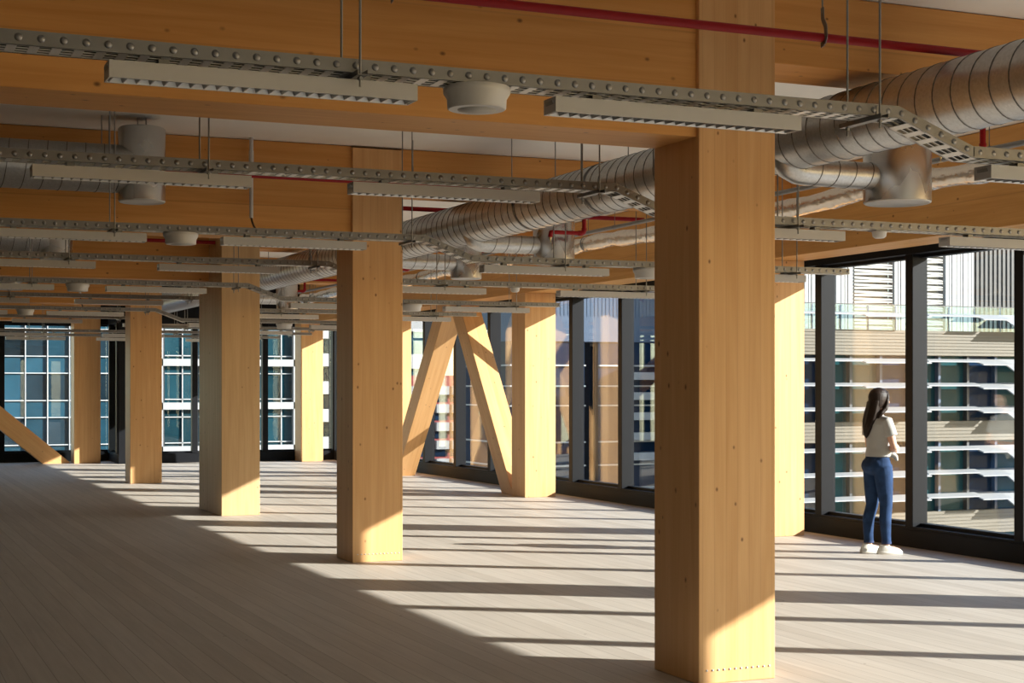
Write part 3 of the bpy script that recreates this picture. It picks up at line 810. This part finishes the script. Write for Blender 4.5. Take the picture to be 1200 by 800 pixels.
# hands: palm, four fingers and a thumb each, closed on the opposite arm
def hand(w, d, across, down, hold):
    """w wrist, d along the hand, across towards the little finger, down = the way the fingers curl"""
    w, d, across, down = Vector(w), Vector(d).normalized(), Vector(across).normalized(), Vector(down).normalized()
    b.tube([w, w + d * .03, w + d * .06, w + d * .082], [.022, .024, .026, .022], 12)
    for q in (-1, 1): b.tube([w + d * .02 + across * (.012 * q), w + d * .08 + across * (.024 * q)], [.016, .014], 10)
    for k, (off, ln) in enumerate(((-.031, .92), (-.0105, 1.0), (.0105, .95), (.031, .78))):
        p0 = w + d * .074 + across * off
        p1 = p0 + (d * .030 + down * .010) * ln; p2 = p1 + (d * .012 + down * .022) * ln; p3 = p2 + (d * -.004 + down * .020) * ln
        b.tube([p0, p1, p2, p3], [.0092, .0088, .008, .0068], 10)
    t0 = w + d * .022 - across * .02; t1 = t0 - across * .022 + d * .022 + down * .008; t2 = t1 + d * .024 + down * .014; t3 = t2 + d * .012 + down * .014
    b.tube([t0, t1, t2, t3], [.0125, .011, .0098, .008], 10)
hand(WR[1], Vector((-.045, -.13, .0)), (0, 0, -1), (-.8, -.15, -.1), None)     # left hand over the right forearm near the elbow
hand(WR[-1], Vector((-.055, .12, .03)), (0, 0, -1), (-.9, .1, -.15), None)      # right hand tucked by the left upper arm
body = b.build('body', M['skin'], wo); fuse(body, .0042, 4)
# eyes
for s in (-1, 1):
    MB().ball(hd(.079, s * .030, .006), .010, .010, .008, 12, 8).build('eye', M['white'], wo)
# jeans
j = MB()
j.rings([(-.012, 0, .775, .075, .125), (-.026, 0, .815, .112, .160), (-.028, 0, .86, .124, .174), (-.020, 0, .91, .110, .162), (-.010, 0, .955, .096, .140), (-.006, 0, .985, .092, .130)], 32)
for s in (-1, 1):
    fx, fy, fa = FT[s]
    j.ball((-.062, s * .072, .862), .074, .080, .082, 18, 12)      # seat
    j.tube([(-.016, s * .084, .87), (-.006, s * .086, .78), (fx * .3 + .002, s * .084, .64), (fx * .6 + .012, s * .081, .47), (fx * .9 - .014, fy, .33), (fx - .008, fy, .20), (fx - .002, fy, .105)], [.094, .093, .080, .061, .059, .049, .046], 22)
jo = j.build('jeans', M['denim'], wo); fuse(jo, .0065, 5)
jr = MB()
for s in (-1, 1):
    jr.box(-.148 + .0, -.142, s * .072 - .05, s * .072 + .05, .885, .888)
    jr.box(-.150, -.144, s * .072 - .048, s * .072 - .044, .80, .886); jr.box(-.150, -.144, s * .072 + .044, s * .072 + .048, .80, .886)
for s in (-1, 1):
    fx, fy, fa = FT[s]
    h_ = MB().tube([(fx - .002, fy, .100), (fx - .002, fy, .122)], .0495, 24, cap=False); h_.build('jeans_hem', M['denim_dark'], wo)
wb = MB().rings([(-.008, 0, .958, .101, .146), (-.006, 0, .99, .097, .137)], 36); wb.build('waistband', M['denim_dark'], wo)
# tee shirt with loose knotted hem
t = MB()
t.rings([(-.006, 0, .955, .113, .150), (.004, 0, .99, .118, .152), (.004, 0, 1.04, .108, .142), (.008, 0, 1.12, .113, .148), (.010, 0, 1.20, .117, .158), (-.004, 0, 1.27, .108, .168), (-.014, 0, 1.31, .085, .150), (-.016, 0, 1.345, .065, .095), (-.012, 0, 1.365, .060, .065)], 36)
for s in (-1, 1):
    S, E_ = Vector(SH[s]), Vector(EL[s])
    t.tube([S + Vector((.0, -s * .07, .008)), S + Vector((0, -s * .005, .004)), S.lerp(E_, .25) + Vector((0, s * .004, 0)), S.lerp(E_, .52) + Vector((0, s * .006, 0))], [.056, .058, .057, .060], 22)
t.tube([(.06, -.125, .985), (.095, -.150, .955), (.10, -.165, .915)], [.03, .024, .012], 12)     # the knotted tail of the hem
to = t.build('tee_shirt', M['shirt'], wo); fuse(to, .0065, 4)
# shoes
for s in (-1, 1):
    fx, fy, fa = FT[s]
    sh_ = MB()
    Rz = Matrix.Translation((fx, fy, 0)) @ Matrix.Rotation(fa, 4, 'Z')
    up = MB()
    up.rings([(.03, 0, .018, .125, .042), (.03, 0, .035, .124, .042), (.022, 0, .05, .112, .039), (.0, 0, .066, .078, .035), (-.022, 0, .080, .048, .031), (-.028, 0, .09, .040, .029)], 28)
    o = up.build('shoe', M['shoe'], wo); o.location = (fx, fy, 0); o.rotation_euler = (0, 0, fa)
    su = o.modifiers.new('s', 'SUBSURF'); su.levels = 1; su.render_levels = 1
    so_ = MB().rings([(.031, 0, .0, .126, .043), (.031, 0, .006, .130, .047), (.031, 0, .024, .130, .047), (.031, 0, .028, .126, .044)], 32).build('sole', M['sole'], o)
    for k in range(4):
        MB().tube([(.035 + k * .017, -.02, .062 - k * .005), (.038 + k * .017, 0, .070 - k * .0055), (.035 + k * .017, .02, .062 - k * .005)], .0032, 6).build('lace', M['sole'], o)
# hair: cap and a long fall down the back
h = MB()
hh = []
for x, z, rx, ry in ((-.045, -.075, .060, .070), (-.038, -.04, .080, .082), (-.026, 0, .093, .088), (-.018, .03, .104, .088), (-.016, .065, .098, .083), (-.014, .095, .074, .066), (-.014, .116, .036, .034), (-.014, .121, .01, .01)):
    c = hd(x, 0, z); hh.append((c[0], c[1], c[2], rx, ry))
h.rings(hh, 32)
fall = [(-.040, .0, 1.50, .075, .080), (-.058, .006, 1.43, .062, .082), (-.080, .012, 1.36, .052, .085), (-.098, .018, 1.29, .045, .080), (-.112, .022, 1.24, .038, .064), (-.118, .026, 1.20, .030, .045), (-.120, .028, 1.165, .018, .024), (-.118, .03, 1.145, .007, .010)]
h.rings(list(reversed(fall)), 28)
random.seed(5)
for k in range(16):
    a = -1.2 + 2.4 * k / 15
    yo = sin(a) * .078; xo = -.055 * cos(a)
    ln = random.uniform(.82, 1.05)
    pts = []
    for (cx, cy, z, rx, ry) in fall:
        pts.append((cx - rx * .85 * cos(a), cy + ry * .95 * sin(a), 1.50 - (1.50 - z) * ln))
    h.tube(pts, [.012, .013, .013, .012, .011, .010, .007, .003], 8)
for s in (-1, 1):          # locks by the cheek
    h.tube([hd(.035, s * .064, .075), hd(.030, s * .080, .03), hd(.016, s * .085, -.03), hd(-.004, s * .085, -.085), (-.03, s * .085, 1.385), (-.06, s * .07, 1.33)], [.014, .018, .021, .024, .024, .016], 10)
h.tube([hd(.078, -.03, .062), hd(.070, 0, .088), hd(.078, .03, .062)], [.014, .02, .014], 8)     # fringe
ho = h.build('hair', M['hair'], wo); fuse(ho, .0055, 2, .4)

# ------------------------------------------------------------------ outside
M['ewhite'] = plain('white_facade_panel', (.29, .29, .29), .6, noise=.03, nscale=1.5)
M['eblade'] = plain('white_sunshade', (.33, .33, .33), .5, noise=.02, nscale=2)
M['etan'] = plain('tan_timber_spandrel', (.125, .105, .075), .6, noise=.12, nscale=4)
M['edark'] = plain('charcoal_cladding', (.045, .048, .055), .5, noise=.08, nscale=2)
M['egrey'] = plain('grey_cladding', (.05, .048, .046), .6, noise=.1, nscale=2)
M['enavy'] = plain('navy_metal_cladding', (.03, .06, .115), .45, noise=.1, nscale=2)
M['ered'] = plain('red_balcony_frame', (.22, .03, .03), .6, noise=.05)
M['econc'] = plain('pale_concrete', (.42, .42, .42), .7, noise=.1, nscale=.8)
M['elouv'] = plain('grey_louvre_blade', (.30, .29, .265), .55, noise=.04)
def pane_mat(name, rgb, var, spec=.04):
    m, nt, p = newmat(name); L = nt.links.new
    tc = N(nt, 'ShaderNodeTexCoord')
    vo = N(nt, 'ShaderNodeTexNoise'); vo.inputs['Scale'].default_value = .8; vo.inputs['Detail'].default_value = 4; L(tc.outputs['Object'], vo.inputs['Vector'])
    oi = N(nt, 'ShaderNodeObjectInfo')
    ad = N(nt, 'ShaderNodeMath', operation='ADD'); L(vo.outputs['Fac'], ad.inputs[0]); L(oi.outputs['Random'], ad.inputs[1])
    mr = N(nt, 'ShaderNodeMapRange'); mr.inputs['From Min'].default_value = .3; mr.inputs['From Max'].default_value = 1.6; mr.inputs['To Min'].default_value = 1 - var; mr.inputs['To Max'].default_value = 1 + var; L(ad.outputs[0], mr.inputs['Value'])
    sl = N(nt, 'ShaderNodeVectorMath', operation='SCALE'); sl.inputs[0].default_value = rgb; L(mr.outputs[0], sl.inputs['Scale']); L(sl.outputs[0], p.inputs['Base Color'])
    p.inputs['Roughness'].default_value = .12; p.inputs['Specular IOR Level'].default_value = spec
    return m
M['pteal'] = pane_mat('teal_window_glass', (.012, .048, .055), .6)
M['pblue'] = pane_mat('blue_window_glass', (.008, .022, .050), .6)
M['pe1'] = pane_mat('sky_blue_curtain_glass', (.014, .046, .068), .55)
M['pe1d'] = pane_mat('dark_curtain_glass', (.009, .018, .025), .85)
M['pe2'] = pane_mat('teal_office_glass', (.009, .030, .040), .85)
GZ = -26
gr = MB().box(-60, 400, 36.5, 900, GZ - .5, GZ); go = struct('ground', gr, M['econc'])
go2 = MB().box(11.5, 400, -80, 36.5, GZ - .5, GZ); struct('ground_street', go2, M['econc'])

# --- building with white blades, across the street to the right
YR = 50.0
B = thing('office_building', 'office building with white horizontal sunshade blades and tan bands, across from the woman', 'building', (39, YR, GZ))
def P(mb, name, m, parent=B, org=(39, YR, GZ)):
    for v in mb.v: v -= Vector(org)
    return mb.build(name, m, parent)
XR0, XR1 = 31.5, 47.5
P(MB().box(XR0, XR1, YR + .7, YR + 14, GZ, 2.85), 'wall', M['edark'])
bands = [(2.85, 3.85), (-.55, .25), (-4.3, -3.35), (-8.1, -7.2), (-12, -11)]
for a, c in bands:
    s_ = MB(); s_.box(XR0, XR1, YR, YR + .7, a, c)
    nb = max(2, int((c - a) / .12))
    for k in range(nb): s_.box(XR0, XR1, YR - .03, YR, a + (c - a) * (k + .15) / nb, a + (c - a) * (k + .8) / nb)
    P(s_, 'spandrel', M['etan'])
rows = [(.25, 2.85), (-3.35, -.55), (-7.2, -4.3)]
for a, c in rows:
    xx = XR0 + .2; k = 0
    while xx < XR1 - .6:
        wd = 1.42
        kind = 'pblue' if (k % 3 == 1) else 'pteal'
        f = P(MB().box(xx, xx + wd - .12, YR + .35, YR + .42, a, c), 'window', M[kind])
        P(MB().box(xx + wd - .12, xx + wd, YR + .12, YR + .45, a, c), 'window_post', M['enavy' if k % 2 else 'edark'], f, (39, YR, GZ))
        xx += wd; k += 1
def blade(z, segs):
    for (xa, xb, ang, pr) in segs:
        R_ = Matrix.Translation((0, YR - .08, z)) @ Matrix.Rotation(radians(ang), 4, 'X')
        mb = MB().box(xa, xb, -pr, .05, -.022, .022, R_)
        P(mb, 'sunshade_blade', M['eblade'])
SEG = [(XR0, 35.9, 8, .6), (35.9, 39.0, 11, .8), (39.0, 41.5, 8, .62), (41.5, 42.95, 14, .85), (42.95, 47.0, 26, 1.0)]
for z in (4.50, 2.70, 1.75, .80, -.78, -1.72, -2.66, -4.7, -5.6):
    blade(z, SEG)
# roof terrace balustrade
xx = XR0
while xx < XR1 - .1:
    g_ = P(MB().box(xx + .03, xx + 1.27, YR + .10, YR + .115, 3.85, 4.83), 'balustrade_glass', M['balglass'])
    P(MB().box(xx - .025, xx + .025, YR + .12, YR + .19, 3.85, 4.80), 'balustrade_post', M['enavy'], g_)
    xx += 1.3
P(MB().box(XR0, XR1, YR + .09, YR + .125, 4.83, 4.87), 'balustrade_rail', M['egrey'])
# penthouse cladding set back on the terrace
P(MB().box(XR0, XR1, YR + .7, YR + 14, 2.85, 3.84), 'roof_deck', M['econc'])
YP = YR + 3
def corr(xa, xb, name='ribbed_wall'):
    mb = MB().box(xa, xb, YP, YP + .3, 3.84, 16)
    x_ = xa + .05; q = 0
    while x_ < xb - .12:
        wq = (.16, .10, .22)[q % 3]
        mb.box(x_, x_ + wq, YP - .05, YP, 3.84, 16); x_ += wq + (.03, .05, .03)[q % 3]; q += 1
    P(mb, name, M['ewhite'])
def louv(xa, xb):
    mb = MB().box(xa, xb, YP + .25, YP + .35, 3.84, 16)
    z = 4.0; q = 0
    while z < 15.8:
        a = (.5, -.35, .2, -.6)[q % 4] * .035
        mb.add([(xa, YP + .2, z), (xb, YP + .2, z + a * 3), (xb, YP - .05, z - .10 + a * 3), (xa, YP - .05, z - .10), (xa, YP + .2, z + .07), (xb, YP + .2, z + .07 + a * 3), (xb, YP - .05, z - .005 + a * 3), (xa, YP - .05, z - .005)],
               [(0, 1, 2, 3), (7, 6, 5, 4), (0, 4, 5, 1), (2, 6, 7, 3), (1, 5, 6, 2), (0, 3, 7, 4)])
        z += .145; q += 1
    P(mb, 'louvre_panel', M['elouv'])
corr(XR0, 38.1); louv(38.1, 40.0); corr(40.06, 41.5); louv(41.6, 42.6); corr(42.7, 44.25)
gw = MB().box(44.25, XR1 + 3, YP + 2.6, YP + 2.9, 3.84, 16)
for k in range(24): gw.box(44.3 + k * .25, 44.4 + k * .25, YP + 2.55, YP + 2.6, 3.84, 16)
P(gw, 'recess_wall', M['egrey'])
P(MB().tube([(45.2, YP + 2.2, 9.05), (46.9, YP + 2.2, 8.95)], .16, 12), 'wall_light', M['ewhite'])

# --- dark glazed building further left
YM = 55.0
D_ = thing('glazed_building', 'dark navy glazed building with thin horizontal lines behind the middle windows', 'building', (26, YM, GZ))
og = (26, YM, GZ)
def PD(mb, name, m, parent=None):
    for v in mb.v: v -= Vector(og)
    return mb.build(name, m, parent or D_)
PD(MB().box(23.6, 26.75, YM, YM + 5, GZ, 3.4), 'wall', M['pblue'])
PD(MB().box(27.35, 31.3, YM, YM + 5, GZ, 3.4), 'wall', M['pblue'])
cl = MB().box(23.6, 31.3, YM - .1, YM + 5, 3.4, 14)
for k in range(46): cl.box(23.65 + k * .166, 23.73 + k * .166, YM - .115, YM - .1, 4.4, 14)
PD(cl, 'metal_cladding', M['enavy'])
for k, z in enumerate((2.46, 1.65, .88, -.56, -1.48, -2.4, -3.3)):
    for xa, xb in ((23.6, 26.75), (27.35, 31.3)):
        PD(MB().box(xa, xb, YM - .12, YM, z - .03, z + .03), 'horizontal_rail', M['eblade'])
for k, z in enumerate((2.46, 1.65, .88, -.56, -1.48, -2.4, -3.3)): PD(MB().box(23.5, 23.6, YM - .12, YM + 5, z - .03, z + .03), 'horizontal_rail', M['eblade'])
for k in range(5):
    PD(MB().box(28.6, 31.2, YM - .5, YM - .05, 1.9 - k * .8, 2.2 - k * .8), 'balcony_edge', M['ewhite'])
# --- red and white apartments
og2 = (28, 76, GZ)
A_ = thing('apartment_block', 'red framed apartment block with white balconies seen through the slanting braces', 'building', og2)
def PA(mb, name, m, parent=None):
    for v in mb.v: v -= Vector(og2)
    return mb.build(name, m, parent or A_)
PA(MB().box(26.3, 30, 76, 84, GZ, 2.2), 'wall', M['ered'])
for r_ in range(7):
    for c_ in range(4):
        PA(MB().box(26.45 + c_ * .9, 27.15 + c_ * .9, 75.7, 76, 1.2 - r_ * .95, 1.65 - r_ * .95), 'balcony', M['ewhite'])
        PA(MB().box(26.45 + c_ * .9, 27.15 + c_ * .9, 75.95, 76, .82 - r_ * .95, 1.18 - r_ * .95), 'window', M['pblue'])
# --- slim white tower behind
og3 = (44, 122, GZ)
T_ = thing('white_tower', 'slim white and blue tower seen just right of the second column', 'building', og3)
def PT(mb, name, m):
    for v in mb.v: v -= Vector(og3)
    return mb.build(name, m, T_)
PT(MB().box(40.5, 44.6, 122, 130, GZ, 8), 'wall', M['pe1'])
for k in range(6): PT(MB().box(40.4, 44.7, 121.6, 122, 6.2 - k * 3.1, 7.4 - k * 3.1), 'floor_band', M['ewhite'])

# --- blue curtain wall at the far left
og4 = (12, 110, GZ)
E1 = thing('blue_glass_building', 'blue glass building with a white mullion grid at the far left', 'building', og4)
def P1(mb, name, m, parent=None):
    for v in mb.v: v -= Vector(og4)
    return mb.build(name, m, parent or E1)
P1(MB().box(2, 19, 110.3, 120, GZ, 24), 'wall', M['edark'])
X1 = [6.8 + 1.46 * k for k in range(8)]
zr = []
z = 9.78 + 3.04
for f in range(6):
    zt_ = 3.70 + 3.04 * (2 - f); zr.append(zt_)
for f, zt_ in enumerate(zr):
    for i in range(len(X1) - 1):
        sp_ = P1(MB().box(X1[i], X1[i + 1] - .07, 110.1, 110.25, zt_ - 1.15, zt_), 'spandrel_pane', M['pe1'])
        P1(MB().box(X1[i], X1[i + 1] - .07, 110.1, 110.25, zt_ - 3.02, zt_ - 1.2), 'window', M['pe1d'] if (i * 2 + f) % 3 else M['pe1'])
for xq in X1: P1(MB().box(xq - .065, xq, 109.9, 110.2, -8.5, 9.8), 'mullion', M['eblade'])
for zt_ in zr:
    P1(MB().box(6.7, 17.1, 109.95, 110.2, zt_ - .04, zt_ + .03), 'transom', M['eblade'])
    P1(MB().box(6.7, 17.1, 109.95, 110.2, zt_ - 1.2, zt_ - 1.13), 'transom', M['eblade'])
# --- white framed offices
og5 = (26, 115, GZ)
E2 = thing('white_framed_building', 'white framed office building with teal windows seen through the far wall', 'building', og5)
def P2(mb, name, m, parent=None):
    for v in mb.v: v -= Vector(og5)
    return mb.build(name, m, parent or E2)
P2(MB().box(20.9, 31.3, 115.3, 126, GZ, 24), 'wall', M['ewhite'])
for f in range(6):
    zb = 3.41 + 3.23 * (2 - f)
    P2(MB().box(20.8, 31.5, 114.7, 115.3, zb - .27, zb + .25), 'floor_band', M['ewhite'])
    for i in range(4):
        xa = 21.55 + 2.5 * i; xb = xa + 2.3
        f_ = P2(MB().box(xa, xb, 115.2, 115.28, zb - 2.98, zb - .27), 'window', M['pe2'])
        fr_ = MB()
        fr_.box(xa + 1.25, xa + 1.33, 115.05, 115.2, zb - 2.98, zb - .27); fr_.box(xa, xb, 115.05, 115.2, zb - .86, zb - .79); fr_.box(xa, xb, 115.05, 115.2, zb - 2.78, zb - 2.70)
        for v in fr_.v: v -= Vector(og5)
        fr_.build('window_bars', M['eblade'], f_)
for xq in (20.9, 31.2): P2(MB().box(xq, xq + .45, 114.7, 115.3, GZ, 12), 'pier', M['ewhite'])
# --- striped building in the gap
og6 = (43, 140, GZ)
E3 = thing('striped_building', 'white and dark striped building glimpsed left of the far corner column', 'building', og6)
E3['label'] = 'white and dark striped building glimpsed right of the sunlit far corner column'
def P3(mb, name, m):
    for v in mb.v: v -= Vector(og6)
    return mb.build(name, m, E3)
P3(MB().box(38.6, 48, 140.3, 150, GZ, 26), 'wall', M['pe1d'])
for k in range(9): P3(MB().box(38.5, 48.1, 139.9, 140.3, 8.7 - k * 2.6, 9.9 - k * 2.6), 'floor_band', M['ewhite'])
# --- low skyline
random.seed(11)
for k in range(9):
    x_ = 150 + k * 26 + random.uniform(-6, 6); y_ = 330 + random.uniform(-20, 40)
    o_ = thing('distant_building', 'tiny pale building on the hazy skyline', 'building', (x_, y_, GZ), 0, 'distant skyline buildings')
    hh_ = 27 + random.uniform(0, 5)
    MB().box(-9, 9, 0, 12, 0, hh_).build('wall', M['econc'], o_)
    MB().box(-8.5, 8.5, -.2, 0, hh_ - 4, hh_ - 2).build('window_row', M['pblue'], o_)

# ------------------------------------------------------------------ light
w = bpy.data.worlds.new('sky'); sc.world = w; w.use_nodes = True
nt = w.node_tree
bg = nt.nodes['Background']
sky = nt.nodes.new('ShaderNodeTexSky'); sky.sky_type = 'NISHITA'
sky.sun_disc = False; sky.sun_elevation = radians(20.7); sky.sun_rotation = radians(125.4)
sky.altitude = 30; sky.air_density = 1.0; sky.dust_density = .4; sky.ozone_density = 1.2
nt.links.new(sky.outputs[0], bg.inputs['Color'])
bg.inputs['Strength'].default_value = .33
sun = bpy.data.lights.new('sun', 'SUN'); sun.energy = 12.8; sun.angle = radians(.45); sun.color = (1, .955, .91)
so = bpy.data.objects.new('sun', sun); col.objects.link(so)
dirv = Vector((-.815, .579, -.378))
so.rotation_euler = dirv.to_track_quat('-Z', 'Y').to_euler()
so.location = (40, -20, 20)

# ------------------------------------------------------------------ camera
cam = bpy.data.cameras.new('camera'); co = bpy.data.objects.new('camera', cam); col.objects.link(co)
co.location = (0, 0, 1.65); co.rotation_euler = (PI / 2, 0, -radians(23.252))
cam.sensor_fit = 'HORIZONTAL'; cam.sensor_width = 36; cam.lens = 1812.6 / 1200 * 36
cam.shift_y = 52.2 / 1200
cam.clip_start = .05; cam.clip_end = 2000
sc.camera = co
sc.view_settings.view_transform = 'Standard'; sc.view_settings.look = 'None'; sc.view_settings.gamma = 1
sc.view_settings.use_curve_mapping = False; sc.view_settings.exposure = 0.36
sc.cycles.max_bounces = 10; sc.cycles.diffuse_bounces = 6; sc.cycles.glossy_bounces = 4; sc.cycles.transparent_max_bounces = 16
sc.cycles.sample_clamp_indirect = 8; sc.cycles.caustics_reflective = False; sc.cycles.caustics_refractive = False
sc.cycles.use_denoising = True
